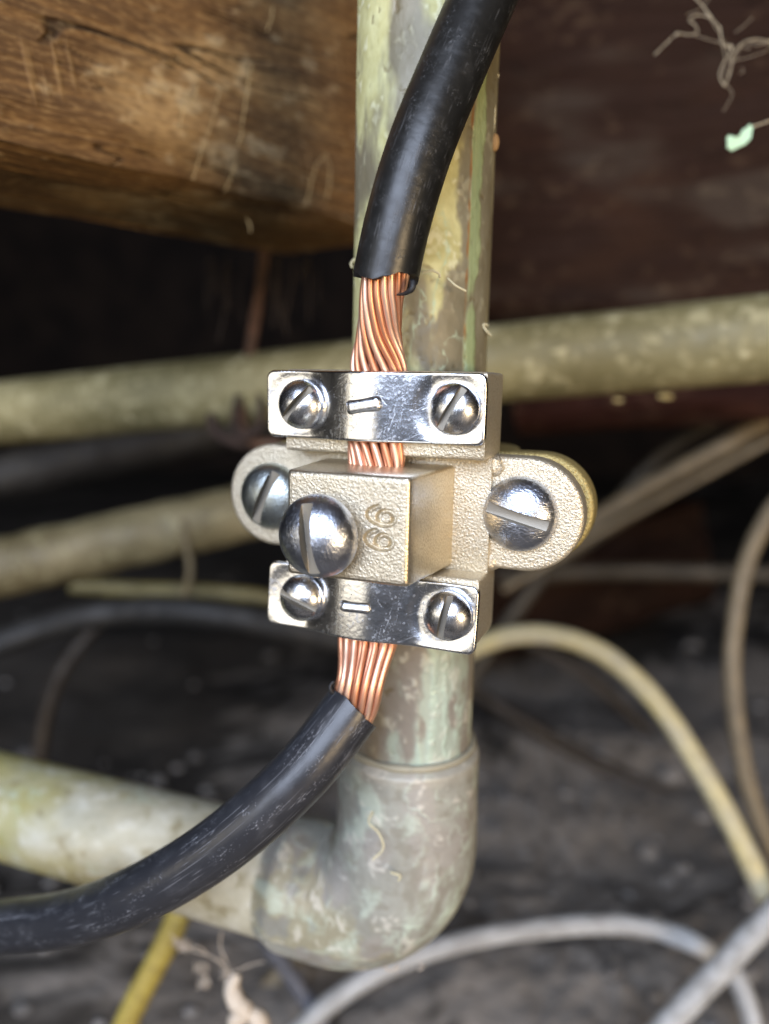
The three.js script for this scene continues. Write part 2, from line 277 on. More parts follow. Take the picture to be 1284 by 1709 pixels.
{ // splinters and fibres hanging on the beam's face
  const fib = new THREE.MeshStandardMaterial({ color: 0xa88c5c, roughness: 0.95 });
  const onBeam = (px, py, off = 0.0008) => { const d = at(px, py, 1000).sub(EYE), t = (beam.a.clone().addScaledVector(beam.Z, off).sub(EYE).dot(beam.Z)) / d.dot(beam.Z); return EYE.clone().addScaledVector(d, t).sub(beam.a); };
  const F = [[[318, 145], [308, 178], [300, 215]], [[368, 148], [358, 190], [346, 228]], [[330, 140], [318, 172]], [[395, 270], [385, 298], [375, 320]], [[545, 258], [528, 278], [512, 340]], [[545, 258], [552, 290], [545, 335]], [[412, 366], [418, 388]], [[455, 12], [446, 52]], [[420, 110], [412, 160], [404, 210]], [[340, 240], [330, 275], [322, 300]], [[404, 215], [398, 240]]];
  for (const f of F) {
    const c = f.map(([x, y], i) => onBeam(x, y, 0.0005 + 0.0012 * (i % 2) + 0.0008)); if (c.length === 2) c.splice(1, 0, c[0].clone().lerp(c[1], 0.5).addScaledVector(beam.Z, 0.0008).add(V(0.0004 * (rnd() - 0.5), 0, 0)));
    part('splinter', sweep(c, 0.0001 + rnd() * 0.0001, { n: 14, radial: 6 }), fib, beam.g);
  }
}
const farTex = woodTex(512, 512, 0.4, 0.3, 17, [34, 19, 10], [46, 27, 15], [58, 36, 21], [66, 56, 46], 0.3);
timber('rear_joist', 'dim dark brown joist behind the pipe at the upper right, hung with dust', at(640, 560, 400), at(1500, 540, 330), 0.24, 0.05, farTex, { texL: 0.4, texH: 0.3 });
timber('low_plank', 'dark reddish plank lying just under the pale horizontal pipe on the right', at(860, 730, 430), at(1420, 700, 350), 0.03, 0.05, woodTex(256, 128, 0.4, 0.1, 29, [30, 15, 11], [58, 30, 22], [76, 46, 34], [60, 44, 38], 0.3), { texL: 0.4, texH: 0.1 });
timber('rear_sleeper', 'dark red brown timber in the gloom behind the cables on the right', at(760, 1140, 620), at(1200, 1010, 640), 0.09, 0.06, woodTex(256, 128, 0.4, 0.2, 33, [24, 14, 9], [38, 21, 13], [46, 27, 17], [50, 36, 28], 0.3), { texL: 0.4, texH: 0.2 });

// ---------------------------------------------------------------- copper pipe with elbow
const AX = { x: 0.0068, z: -0.168 }, R = 14.3;
const EY = EYE.y;                                      // heights below are mm from the eye
const pipe = thing('copper_water_pipe', 'weathered green brown copper riser with elbow and run that carries the clamp', 'pipe', [AX.x, EY - 0.1262, AX.z]);
const runDir = V(-Math.cos(0.35), 0, -Math.sin(0.35));
{
  const top = 0.27, socketTop = 0.0445, bend = 0.0205;   // local y, elbow centre line corner at 0
  // riser, s from top down
  const Lr = (top - socketTop + 0.01);
  const rise = patina(Lr * 1000, R, 1024, 512, (s, a, n1, n2, n3, n4, X, Y) => {
    // s = 0 at top. clamp covers s 140..200. angle 0 = towards the camera, + = right
    const yl = sst(-0.12, 0.12, fbm(s / 34, X / 13, Y / 13 + 77, 5) + 0.16 - 0.36 * sst(0.1, 0.5, a + n1)) * sst(205, 150, s + n1 * 60), low = sst(170, 205, s + n1 * 30);
    let c = mix3([140, 134, 112], [114, 106, 84], clamp01(0.5 + n1 * 1.5));
    c = mix3(c, [140, 134, 127], low * 0.8);
    c = mix3(c, mix3([218, 216, 162], [188, 182, 124], clamp01(0.5 + n2 * 2)), yl * 0.92);
    const specks = sst(0.14, 0.4, n2 + n3 * 0.26); c = mix3(c, [222, 220, 186], specks * (0.25 + 0.5 * yl));
    const pits = sst(-0.25, -0.45, n2 + n3 * 0.2); c = mix3(c, [104, 90, 60], pits * 0.55);
    // long pale green streak on the right with a rust line beside it
    const cen = 0.80 + 0.05 * Math.sin(s / 26) + n4 * 0.1 + n2 * 0.09, wid = 0.085 + 0.06 * noise(s / 9, 2, 3) + 0.05 * n2, st = sst(wid + 0.03, wid - 0.03, Math.abs(a - cen) + n3 * 0.02) * sst(190, 150, s) * sst(-0.5, -0.1, n2 + 0.4 * noise(s / 14, 4, 9));
    c = mix3(c, mix3([166, 178, 126], [142, 162, 116], clamp01(0.5 + noise(s / 18, a * 40, 5))), st * 0.8);
    const ru = sst(0.035, 0.01, Math.abs(a - 0.63 - 0.02 * noise(s / 8, 1, 1))) * sst(80, 92, s) * sst(150, 128, s) * clamp01(0.5 + noise(s / 3, a * 12, 2) * 1.6); c = mix3(c, [140, 94, 52], ru * 0.8);
    const rim = sst(1.15, 1.25, a + n1 * 0.3) * sst(1.9, 1.6, a); c = mix3(c, [150, 142, 112], rim * 0.6 * clamp01(0.5 + n2 * 2));
    // verdigris creeping
    const riv = Math.abs(fbm(s / 13 + n2, X / 8, Y / 8 + 9, 4)), v1 = sst(0.09, 0.0, riv) * clamp01(0.6 + n3) * sst(0.6, 0.2, Math.abs(a - 0.12 - n1 * 0.5)) * sst(105, 118, s) * sst(160, 140, s); c = mix3(c, mint, v1 * 0.8);
    const flow = Math.abs(noise(s / 20 + n1 * 1.6, X / 4.2 + n2 * 0.8, Y / 4.2 + 3)), v2 = sst(0.40, 0.06, flow) * clamp01(0.8 + n3 * 0.6) * sst(0.58, 0.28, Math.abs(a - 0.46 - n1 * 0.7)) * sst(182, 190, s + n2 * 16); c = mix3(c, [186, 206, 188], v2 * 0.85);
    const v4 = sst(0.02, 0.22, fbm(s / 16, X / 9, Y / 9 + 60, 5) + 0.35 * (0.5 - Math.abs(a - 0.45))) * sst(180, 190, s + n2 * 10); c = mix3(c, [176, 194, 178], v4 * 0.7);
    const v3 = sst(0.1, 0.34, n2 + n3 * 0.2) * low; c = mix3(c, [196, 196, 184], v3 * 0.5);
    const brown = sst(-0.25, -0.45, a + n1 * 0.4) * sst(-1.15, -0.95, a + n1 * 0.3) * low; c = mix3(c, [108, 90, 62], brown * 0.5 * clamp01(0.6 + n2 * 2));
    return { c, h: 0.5 + n2 * 0.45 + n3 * 0.08 + st * 0.25 + v2 * 0.25 + specks * 0.15 - pits * 0.2, r: 0.5 + n2 * 0.25 + 0.15 * yl };
  });
  const riser = sweep([V(0, top, 0), V(0, socketTop - 0.01, 0)], R * MM, { straight: true, n: 120, radial: 72, ref: V(0, 0, 1), rf: (s, a) => 1 + 0.006 * fbm(s * 60, Math.cos(a) * 1.5, Math.sin(a) * 1.5, 3) });
  // B = T x N with T = -y, N = z -> B = -x : flip so that + angle is right
  const fixUV = (g) => { const u = g.attributes.uv; for (let i = 0; i < u.count; i++) u.setY(i, 1 - u.getY(i)); return g; };
  part('riser', fixUV(riser), pipeMat(rise), pipe);
  // elbow
  const pts = [], soc = R + 2.0, path = [];
  path.push(V(0, socketTop, 0), V(0, bend, 0));
  for (let k = 1; k < 12; k++) { const t = k / 12 * Math.PI / 2; path.push(V(0, bend * (1 - Math.sin(t)), 0).addScaledVector(runDir, bend * (1 - Math.cos(t)))); }
  path.push(runDir.clone().multiplyScalar(bend), runDir.clone().multiplyScalar(0.034));
  const ew = patina(80, R, 1024, 512, (s, a, n1, n2, n3, n4, X, Y) => {
    let c = mix3([160, 160, 150], [128, 126, 116], clamp01(0.5 + n1 * 1.8 + n2 * 0.5)); c = mix3(c, [160, 152, 146], sst(0.02, 0.3, noise(s / 16, X / 9, Y / 9 + 7)) * 0.45);
    const ye = sst(34, 62, s + n1 * 30) * sst(-0.05, 0.2, n1 + n2); c = mix3(c, [178, 168, 128], ye * 0.45);
    const m = sst(0.05, 0.3, fbm(s / 14, X / 7, Y / 7 + 20, 5)), vein = fbm(s / 7 + n1 * 2, X / 6, Y / 6 + 31, 4), riv = sst(0.10, 0.0, Math.abs(vein)) * sst(-0.05, 0.25, fbm(s / 20, X / 12, Y / 12 + 50, 3)); c = mix3(c, [194, 208, 192], clamp01(m * 0.6 + riv * 0.55));
    const w = sst(0.12, 0.36, n2 + n3 * 0.25); c = mix3(c, [220, 216, 204], w * 0.55);
    const dk = sst(-0.14, -0.45, n2 + n1 * 0.4 + n3 * 0.12); c = mix3(c, [116, 108, 92], dk * 0.35);
    const lip = sst(5, 2.5, s + n2 * 3); c = mix3(c, [182, 174, 158], lip * 0.35);
    return { c, h: 0.5 + n2 * 0.5 + n3 * 0.08 + m * 0.25 + riv * 0.2, r: 0.5 + n2 * 0.3 };
  });
  const elbow = sweep(path, soc * MM, { n: 120, radial: 72, ref: V(0, 0, 1), caps: false, rf: (s, a, L) => (1 + 0.012 * fbm(s * 70, Math.cos(a) * 1.6, Math.sin(a) * 1.6, 3)) * (1 + 0.03 * sst(0.012, 0.03, s) * sst(L - 0.008, L - 0.03, s)) - 0.11 * (1 - sst(0, 0.0016, s)) - 0.11 * sst(L - 0.005, L, s) });
  const el = part('elbow', fixUV(elbow), pipeMat(ew), pipe);
  // solder rings at the two sockets
  const ring = (p, dir) => sweep(Array.from({ length: 33 }, (_, k) => { const t = k / 32 * Math.PI * 2, A = V(0, 1, 0).cross(dir).length() > 0.1 ? V(0, 1, 0) : V(0, 0, 1), U = A.clone().addScaledVector(dir, -A.dot(dir)).normalize(), W = V().crossVectors(dir, U); return p.clone().addScaledVector(U, Math.cos(t) * (R + 0.5) * MM).addScaledVector(W, Math.sin(t) * (R + 0.5) * MM); }), 0.0008, { n: 96, radial: 8, caps: false, rf: (s) => 1 + 0.35 * noise(s * 260, 1, 2) });
  const solder = new THREE.MeshStandardMaterial({ color: 0xa09a86, roughness: 0.6, metalness: 0.15 });
  part('solder_ring', ring(V(0, socketTop + 0.0004, 0), V(0, -1, 0)), solder, el);
  const rt = patina(260, R, 1024, 256, (s, a, n1, n2, n3, n4, X, Y) => {
    let c = mix3([196, 192, 172], [164, 156, 128], clamp01(0.5 + n1 * 1.7)); c = mix3(c, [176, 166, 92], sst(52, 110, s + n1 * 50) * 0.75);
    const w = sst(0.1, 0.36, n2 + n3 * 0.25); c = mix3(c, [214, 212, 200], w * 0.5); const gr = sst(-0.05, 0.25, fbm(s / 18, X / 9, Y / 9 + 12, 5)); c = mix3(c, [164, 162, 144], gr * 0.45); const mv = sst(0.09, 0, Math.abs(fbm(s / 8 + n1, X / 7, Y / 7 + 40, 4))) * sst(0, 0.25, n1); c = mix3(c, [190, 206, 186], mv * 0.5); const dk = sst(-0.12, -0.46, n2 + n1 * 0.5 + n3 * 0.15); c = mix3(c, [126, 114, 80], dk * 0.5);
    return { c, h: 0.5 + n2 * 0.5 + n3 * 0.06, r: 0.55 + n2 * 0.3 };
  });
  part('horizontal_run', sweep([runDir.clone().multiplyScalar(0.026), runDir.clone().multiplyScalar(0.29)], R * MM, { straight: true, n: 90, radial: 64, ref: V(0, 0, 1) }), pipeMat(rt), pipe);
  // lint and flakes stuck to the pipe
  const lint = new THREE.MeshStandardMaterial({ color: 0xcfc7a4, roughness: 0.9 });
  const loc = (px, py, d) => at(px, py, d).sub(pipe.position);
  const L2 = [[[815, 543, 158], [806, 541, 157], [812, 552, 157], [820, 560, 158]], [[706, 455, 145.6], [722, 452, 145], [734, 458, 145], [734, 463, 145.4]], [[747, 464, 145.2], [760, 476, 144.8], [778, 486, 146]], [[622, 1355, 166], [615, 1372, 164.4], [632, 1390, 164], [640, 1415, 164], [622, 1435, 165]], [[826, 120, 152], [831, 123, 152.6], [832, 130, 153]], [[592, 432, 157], [586, 440, 157.6], [588, 447, 158]], [[652, 1456, 164.5], [668, 1462, 164.5], [665, 1470, 165]], [[824, 150, 151.5], [826, 190, 152], [823, 222, 152.5]]];
  for (const l of L2) part('lint', sweep(l.map((q) => loc(...q)), 0.00022, { n: 16, radial: 5 }), lint, pipe);
  part('flake', new THREE.IcosahedronGeometry(0.0012, 1).scale(0.8, 1.5, 0.8).translate(...loc(826, 238, 153).toArray()), new THREE.MeshStandardMaterial({ color: 0x9c7a4e, roughness: 0.8 }), pipe, 'small tan seed husk stuck on the edge of the riser');
}

// ---------------------------------------------------------------- ground clamp
const YAW = 21 * Math.PI / 180, CU = 1.5, CV = -23.3;
const uAx = V(Math.cos(YAW), 0, Math.sin(YAW)), nAx = V(-Math.sin(YAW), 0, Math.cos(YAW));
const clampPos = V(AX.x, EY + CV * MM, AX.z).addScaledVector(uAx, CU * MM);
const clamp = thing('ground_clamp', 'bronze earth clamp with steel straps and slotted bolts on the copper riser', 'clamp', clampPos.toArray(), -YAW);
const toWorld = (u, v, w) => clampPos.clone().addScaledVector(uAx, u * MM).addScaledVector(V(0, 1, 0), v * MM).addScaledVector(nAx, w * MM);
{
  const scl = (g) => g.scale(MM, MM, MM);
  const PX = -CU;                                       // pipe axis in clamp x
  const crease = (g) => toCreasedNormals(bare(g), 0.7);
  // profile in x-w extruded up
  function extrudeY(shape, y0, y1, bevel, seg = 24) {
    const g = new THREE.ExtrudeGeometry(shape, { depth: y1 - y0 - 2 * bevel, bevelEnabled: true, bevelThickness: bevel, bevelSize: bevel, bevelOffset: -bevel, bevelSegments: 3, curveSegments: seg });
    // shape (x, w) -> (x, y, w): extrusion z becomes y
    const p = g.attributes.position; for (let i = 0; i < p.count; i++) { const x = p.getX(i), w = p.getY(i), z = p.getZ(i); p.setXYZ(i, x, z + y0 + bevel, w); }
    const gi = g.index ? g.toNonIndexed() : g, a = gi.attributes.position.array; for (let i = 0; i < a.length; i += 9) for (let k = 0; k < 3; k++) { const t = a[i + k]; a[i + k] = a[i + 3 + k]; a[i + 3 + k] = t; }
    gi.deleteAttribute('normal'); gi.computeVertexNormals(); return gi;
  }
  function bossShape(front, groove) {
    const s = new THREE.Shape(); s.moveTo(-18.5, 18); s.lineTo(-18.5, front); 
    if (groove) { s.lineTo(-5.4, front); s.absarc(-0.5, front, 4.9, Math.PI, 2 * Math.PI, false); }
    s.lineTo(20.4, front); s.lineTo(20.4, 18.5); s.quadraticCurveTo(20.2, 10, 17.2 + PX, 5); s.lineTo(14.5 + PX, 5);
    const a0 = Math.asin(5 / 15.34); s.absarc(PX, 0, 15.34, a0, Math.PI - a0, false); s.lineTo(-17.2 + PX, 5); s.quadraticCurveTo(-18.6, 10, -18.5, 18); return s;
  }
  function stadium(cx, rad, back) { const s = new THREE.Shape(); s.moveTo(-cx, -rad); s.lineTo(cx, -rad); s.absarc(cx, 0, rad, -Math.PI / 2, Math.PI / 2, false); s.lineTo(-cx, rad); s.absarc(-cx, 0, rad, Math.PI / 2, Math.PI * 1.5, false); return s; }
  const lugBar = (x0, x1, w0, w1, rad, bevel = 0.9) => {   // one lug: rounded at the outer end
    const s = new THREE.Shape(), sg = Math.sign(x1); s.moveTo(x0, -rad); if (sg > 0) { s.lineTo(x1, -rad); s.absarc(x1, 0, rad, -Math.PI / 2, Math.PI / 2, false); s.lineTo(x0, rad); } else { s.lineTo(x0, rad); s.lineTo(x1, rad); s.absarc(x1, 0, rad, Math.PI / 2, Math.PI * 1.5, false); }
    return new THREE.ExtrudeGeometry(s, { depth: w1 - w0 - 2 * bevel, bevelEnabled: true, bevelThickness: bevel, bevelSize: bevel, bevelOffset: -bevel, bevelSegments: 4, curveSegments: 28 }).translate(0, 0, w0 + bevel);
  };
  // front half: two grooved saddles, middle web and the two lugs
  const front = [];
  front.push(extrudeY(bossShape(28, true), 10.2, 25.6, 0.7), extrudeY(bossShape(28, true), -23.6, -11.2, 0.7), extrudeY(bossShape(22, false), -11.6, 10.6, 0.4));
  front.push(lugBar(15.4, 26.6, 15, 20.4, 10.6), lugBar(-13, -25.6, 15, 20.4, 10.6));
  // fillet lumps where lugs meet the saddle
  const lump = (x, y, z, sx, sy, sz, sd) => { const g = new THREE.IcosahedronGeometry(1, 4), p = g.attributes.position; for (let i = 0; i < p.count; i++) { const v = V().fromBufferAttribute(p, i), f = 1 + 0.18 * noise(v.x * 2.4 + sd, v.y * 2.4, v.z * 2.4); p.setXYZ(i, v.x * f * sx + x, v.y * f * sy + y, v.z * f * sz + z); } g.computeVertexNormals(); return g; };
  front.push(lump(20.2, 8.6, 19.6, 2.4, 2.2, 2.0, 1), lump(20.0, -9.6, 19.4, 2.2, 1.8, 1.6, 4), lump(19.6, 2, 19.6, 1.3, 5.5, 1.9, 7), lump(-17.6, 8.8, 19.4, 2.0, 2.0, 1.8, 9));
  const castGeo = boxUV(scl(toCreasedNormals(join(front.map((g) => { g = bare(g); g.setAttribute('uv', new THREE.BufferAttribute(new Float32Array(g.attributes.position.count * 2), 2)); return g; })), 0.6)));
  const body = part('front_casting', castGeo, M.cast, clamp);
  // rear half
  const rs = new THREE.Shape(); rs.moveTo(20, 3.5); rs.lineTo(20, -6); rs.quadraticCurveTo(16, -19, PX, -19.5); rs.quadraticCurveTo(-19, -19, -21, -6); rs.lineTo(-21, 3.5); rs.lineTo(-15.34 + PX + 0.4, 3.5); { const a0 = Math.asin(3.5 / 15.34); rs.absarc(PX, 0, 15.34, Math.PI - a0, 2 * Math.PI + a0, false); } rs.lineTo(20, 3.5);
  const rear = [extrudeY(rs, -10.4, 10.4, 0.8), lugBar(16, 27.2, 4.5, 11, 10.7), lugBar(-16, -26.2, 4.5, 11, 10.7)];
  part('rear_casting', boxUV(scl(toCreasedNormals(join(rear.map((g) => { g = bare(g); g.setAttribute('uv', new THREE.BufferAttribute(new Float32Array(g.attributes.position.count * 2), 2)); return g; })), 0.6))), M.castBackLit, clamp);

  // terminal block: tapered, its front face stamped with two digits
  const F = { x0: -10.9, x1: 11.7, y0: -10.2, y1: 8.3, w: 42 }, K = { x0: -13.4, x1: 13.7, y0: -10.6, y1: 8.6, w: 19 };
  const outline = (o, ins, Rr, N = 30) => { const pts = [], r = Math.max(0.05, Rr); const cs = [[o.x1 - ins - r, o.y1 - ins - r, 0], [o.x0 + ins + r, o.y1 - ins - r, 1], [o.x0 + ins + r, o.y0 + ins + r, 2], [o.x1 - ins - r, o.y0 + ins + r, 3]]; for (const [cx, cy, q] of cs) for (let k = 0; k <= 6; k++) { const a = (q + k / 6) * Math.PI / 2; pts.push([cx + Math.cos(a) * r, cy + Math.sin(a) * r]); } return pts; };
  const loft = (rings) => { const pos = [], idx = [], n = rings[0].p.length; for (const r of rings) for (const q of r.p) pos.push(q[0], q[1], r.w); for (let i = 0; i + 1 < rings.length; i++) for (let j = 0; j < n; j++) { const a = i * n + j, b = i * n + (j + 1) % n, c = a + n, d = b + n; idx.push(a, b, c, b, d, c); } const g = new THREE.BufferGeometry(); g.setAttribute('position', new THREE.Float32BufferAttribute(pos, 3)); g.setIndex(idx); g.computeVertexNormals(); return g; };
  const lerpO = (t) => { const o = {}; for (const k in F) o[k] = K[k] + (F[k] - K[k]) * t; return o; };
  const rings = []; for (let k = 0; k <= 10; k++) { const o = lerpO(k / 10 * 0.965); rings.push({ p: outline(o, 0, 0.7), w: o.w }); }
  const bev = 0.8; for (let k = 1; k <= 4; k++) { const a = k / 4 * Math.PI / 2 * 0.85, o = { ...F }; rings.push({ p: outline(o, bev * (1 - Math.cos(a)), 0.7), w: F.w - bev + bev * Math.sin(a) }); }
  const block = part('terminal_block', boxUV(scl(toCreasedNormals(loft(rings), 0.9))), M.castSmooth, clamp);
  // the stamped face: a fine grid
  const seg6 = []; // a six lying on its side: bowl to the right, tail to the left ending at the top
  for (let k = 0; k <= 40; k++) { const a = k / 40 * Math.PI * 2; seg6.push([0.85 + Math.cos(a) * 1.02, -0.05 + Math.sin(a) * 1.02]); }
  const tail = []; for (let k = 0; k <= 30; k++) { const a = -Math.PI / 2 - k / 30 * Math.PI * 0.86; tail.push([0.7 + Math.cos(a) * 2.25, 0.28 + Math.sin(a) * 1.38]); }
  const strokes = [seg6, tail];
  const dSeg = (x, y, a, b) => { const dx = b[0] - a[0], dy = b[1] - a[1], t = clamp01(((x - a[0]) * dx + (y - a[1]) * dy) / (dx * dx + dy * dy + 1e-9)); return Math.hypot(x - a[0] - dx * t, y - a[1] - dy * t); };
  const digit = (x, y) => { let d = 9; for (const s of strokes) for (let i = 0; i + 1 < s.length; i++) d = Math.min(d, dSeg(x, y, s[i], s[i + 1])); return d; };
  const GX = 220, GY = 190, ins = bev * (1 - Math.cos(Math.PI / 2 * 0.85)), ex0 = F.x0 + ins, ex1 = F.x1 - ins, ey0 = F.y0 + ins, ey1 = F.y1 - ins, wTop = F.w - bev + bev * Math.sin(Math.PI / 2 * 0.85);
  const fp = [], fi = [], dc = [[6.5, 1.3], [6.2, -2.8]];
  for (let j = 0; j <= GY; j++) for (let i = 0; i <= GX; i++) {
    let x = ex0 + (ex1 - ex0) * i / GX, y = ey0 + (ey1 - ey0) * j / GY;
    // rounded corners to meet the block
    const r = 0.7, qx = Math.max(ex0 + r - x, x - (ex1 - r), 0), qy = Math.max(ey0 + r - y, y - (ey1 - r), 0);
    if (qx > 0 && qy > 0) { const f = Math.max(qx, qy) / Math.hypot(qx, qy), sx = x > 0 ? 1 : -1, sy = y > -1 ? 1 : -1; x = (sx > 0 ? ex1 - r : ex0 + r) + sx * qx * f; y = (sy > 0 ? ey1 - r : ey0 + r) + sy * qy * f; }
    const e = Math.min(x - ex0, ex1 - x, y - ey0, ey1 - y);
    let w = wTop + 0.08 * sst(0, 0.5, e);
    let dd = 9; for (const [cx, cy] of dc) if (Math.abs(x - cx) < 5 && Math.abs(y - cy) < 3.2) dd = Math.min(dd, digit((x - cx) / 1.36, (y - cy) / 1.16));
    w -= 0.95 * sst(0.40, 0.12, dd) * sst(0, 0.4, e);
    w += sst(0, 0.6, e) * (0.07 * fbm(x * 1.1, y * 1.1, 4, 3) + 0.03 * noise(x * 3.2, y * 3.2, 2));
    fp.push(x, y, w); if (i < GX && j < GY) { const a = j * (GX + 1) + i, b = a + GX + 1; fi.push(a, a + 1, b, a + 1, b + 1, b); }
  }
  const fg = new THREE.BufferGeometry(); fg.setAttribute('position', new THREE.Float32BufferAttribute(fp, 3)); fg.setIndex(fi); scl(fg); fg.computeVertexNormals();
  { const p = fg.attributes.position, u = new Float32Array(p.count * 2); for (let i = 0; i < p.count; i++) { u[i * 2] = p.getX(i); u[i * 2 + 1] = p.getY(i); } fg.setAttribute('uv', new THREE.BufferAttribute(u, 2)); }
  part('stamped_face', fg, M.castFace, block, 'sandy front face stamped with the two digits 66 turned on their side');

  // slotted round heads
  const ev = new Evaluator(); ev.attributes = ['position', 'normal', 'uv']; ev.useGroups = true;
  function head(rad, h, slotW, slotD, shank, bow = 0) {
    const prof = [[0, -shank]]; prof.push([rad * 0.55, -shank], [rad * 0.55, -0.02]); prof.push([rad * 0.93, 0], [rad * 0.985, 0.12]);
    for (let k = 0; k <= 16; k++) { const a = k / 16 * Math.PI / 2; prof.push([rad * Math.cos(a), 0.35 + (h - 0.35) * Math.sin(a)]); }
    prof[prof.length - 1][0] = 0;
    const g = new THREE.LatheGeometry(prof.map(([x, y]) => new THREE.Vector2(x, y)), 64).rotateX(Math.PI / 2);
    const sg = new RoundedBoxGeometry(slotW, rad * 2.6, h, 2, 0.12).translate(0, 0, h - slotD + h / 2);
    if (bow) { const p = sg.attributes.position; for (let i = 0; i < p.count; i++) p.setX(i, p.getX(i)); }
    const A = new Brush(mergeVertices(g)), B = new Brush(mergeVertices(sg)); A.updateMatrixWorld(); B.updateMatrixWorld();
    const out = ev.evaluate(A, B, SUBTRACTION).geometry, gr = out.groups.map((q) => ({ ...q })), fin = toCreasedNormals(bare(out), 0.5); fin.clearGroups(); gr.forEach((q) => fin.addGroup(q.start, q.count, q.materialIndex)); return scl(fin);
  }
  const small = head(4.6, 3.5, 1.35, 1.7, 6), big = head(7.15, 5.6, 2.1, 2.3, 9), lugHead = head(6.95, 4.6, 2.1, 1.9, 12);
  for (const g of [small, big, lugHead]) { const p = g.attributes.position, u = new Float32Array(p.count * 2); for (let i = 0; i < p.count; i++) { u[i * 2] = p.getX(i) / 0.02 + 0.5; u[i * 2 + 1] = p.getY(i) / 0.02 + 0.5; } g.setAttribute('uv', new THREE.BufferAttribute(u, 2)); }
  const slotMat = new THREE.MeshStandardMaterial({ color: 0x8f8a80, metalness: 0.85, roughness: 0.5 });
  const put = (name, geo, mat, x, y, w, slotDeg, label) => { const m = part(name, geo, [mat, slotMat], clamp, label); m.position.set(x * MM, y * MM, w * MM); m.rotation.z = (slotDeg - 90) * Math.PI / 180; return m; };
  // strap plates: rings of inset rounded rectangles, bent over the cable
  const scr = 14.85;
  function plate(hx, hy, Rr, th, bend) {
    const b = 0.42, pos = [], idx = [], rings = [];
    const ring = (t, z) => { const r = Math.max(0, Rr - t), X = hx - t, Y = hy - t, out = []; const side = (n, f) => { for (let k = 0; k < n; k++) out.push(f(k / n)); };
      side(14, (k) => [X, -Y + r + (2 * Y - 2 * r) * k]); side(6, (k) => [X - r + r * Math.cos(k * Math.PI / 2), Y - r + r * Math.sin(k * Math.PI / 2)]);
      side(150, (k) => [X - r - (2 * X - 2 * r) * k, Y]); side(6, (k) => [-X + r - r * Math.sin(k * Math.PI / 2), Y - r + r * Math.cos(k * Math.PI / 2)]);
      side(14, (k) => [-X, Y - r - (2 * Y - 2 * r) * k]); side(6, (k) => [-X + r - r * Math.cos(k * Math.PI / 2), -Y + r - r * Math.sin(k * Math.PI / 2)]);
      side(150, (k) => [-X + r + (2 * X - 2 * r) * k, -Y]); side(6, (k) => [X - r + r * Math.sin(k * Math.PI / 2), -Y + r - r * Math.cos(k * Math.PI / 2)]);
      rings.push(out.map(([x, y]) => [x, y, z])); };
    const inner = [0.55, 0.8, 1.3, 1.9, 2.5, 3.1, 3.7, 4.3, 4.9, 5.5, hy];
    for (const t of [...inner].reverse()) ring(t, 0);
    for (let k = 4; k >= 0; k--) { const a = k / 4 * Math.PI / 2; ring(b * (1 - Math.cos(a)), b - b * Math.sin(a)); }
    for (let k = 0; k <= 4; k++) { const a = k / 4 * Math.PI / 2; ring(b * (1 - Math.cos(a)), th - b + b * Math.sin(a)); }
    for (const t of inner) ring(t, th);
    const n = rings[0].length; for (const r of rings) for (const [x, y, z] of r) { const f = z > th / 2; pos.push(x, y, z + bend(x, y, f)); }
    for (let i = 0; i + 1 < rings.length; i++) for (let j = 0; j < n; j++) { const a = i * n + j, c = i * n + (j + 1) % n; idx.push(a, c, a + n, c, c + n, a + n); }
    const last = (rings.length - 1) * n; for (const o of [0, last]) for (let j = 0; j < n / 2; j++) { const a = o + j, bq = o + (j + 1) % n, c = o + (n - j + n - 310 + 0) % n; } // inner rings close to a line: hidden slit of 0.1 mm is filled below
    const g = new THREE.BufferGeometry(); g.setAttribute('position', new THREE.Float32BufferAttribute(pos, 3)); g.setIndex(idx); g.computeVertexNormals();
    const u = new Float32Array(pos.length / 3 * 2); for (let i = 0; i < pos.length / 3; i++) { u[i * 2] = pos[i * 3] / 50 + 0.5; u[i * 2 + 1] = pos[i * 3 + 1] / 25 + 0.5; } g.setAttribute('uv', new THREE.BufferAttribute(u, 2));
    return scl(toCreasedNormals(bare(g), 0.6));
  }
  const bendFn = (H, cx, sd) => (x, y, f) => {
    const q = (x - cx) / 12.2; let w = Math.abs(q) < 1 ? H * Math.pow(0.5 + 0.5 * Math.cos(Math.PI * q), 0.85) : 0;
    for (const s of [-scr, scr]) { const r = Math.hypot(x - s, y); w += -0.28 * sst(7.2, 4.6, r); }
    return w + 0.05 * fbm(x / 5, y / 5, sd, 2);
  };
  const strapDefs = [[19.1, 6.25, -0.4, 0.0, 1], [-18.3, 6.3, -1.4, -0.012, 2]];
  for (const [y, hy, cx, tilt, sd] of strapDefs) {
    const m = part('strap_plate', plate(21.3, hy, 1.6, 1.5, bendFn(2.5, cx, sd)), M.plate, clamp, sd === 1 ? 'shiny upper steel strap over the copper strands' : 'shiny lower steel strap over the copper strands');
    m.position.set(-0.6 * MM, y * MM, 28.1 * MM); m.rotation.set(sd === 1 ? 0 : -0.085, 0, tilt);
    // pressed bar over the strands
    const bar = new RoundedBoxGeometry(sd === 1 ? 7.2 : 6.6, sd === 1 ? 3.0 : 2.6, 2.6, 6, 1.15), p = bar.attributes.position;
    for (let i = 0; i < p.count; i++) { const x = p.getX(i), yy = p.getY(i); let z = p.getZ(i); if (z > 0) z += sd === 1 ? 0.12 * x / 3.7 : -0.1 * x / 3.4 - 0.28 * yy; z -= 0.02 * x * x; p.setXYZ(i, x, yy, z); }
    const b2 = part('pressed_bar', scl(bar), M.plate, m); bar.computeVertexNormals(); b2.position.set(cx * MM, 0.2 * MM, 3.2 * MM); b2.rotation.z = sd === 1 ? 0.17 : 0.03;
  }
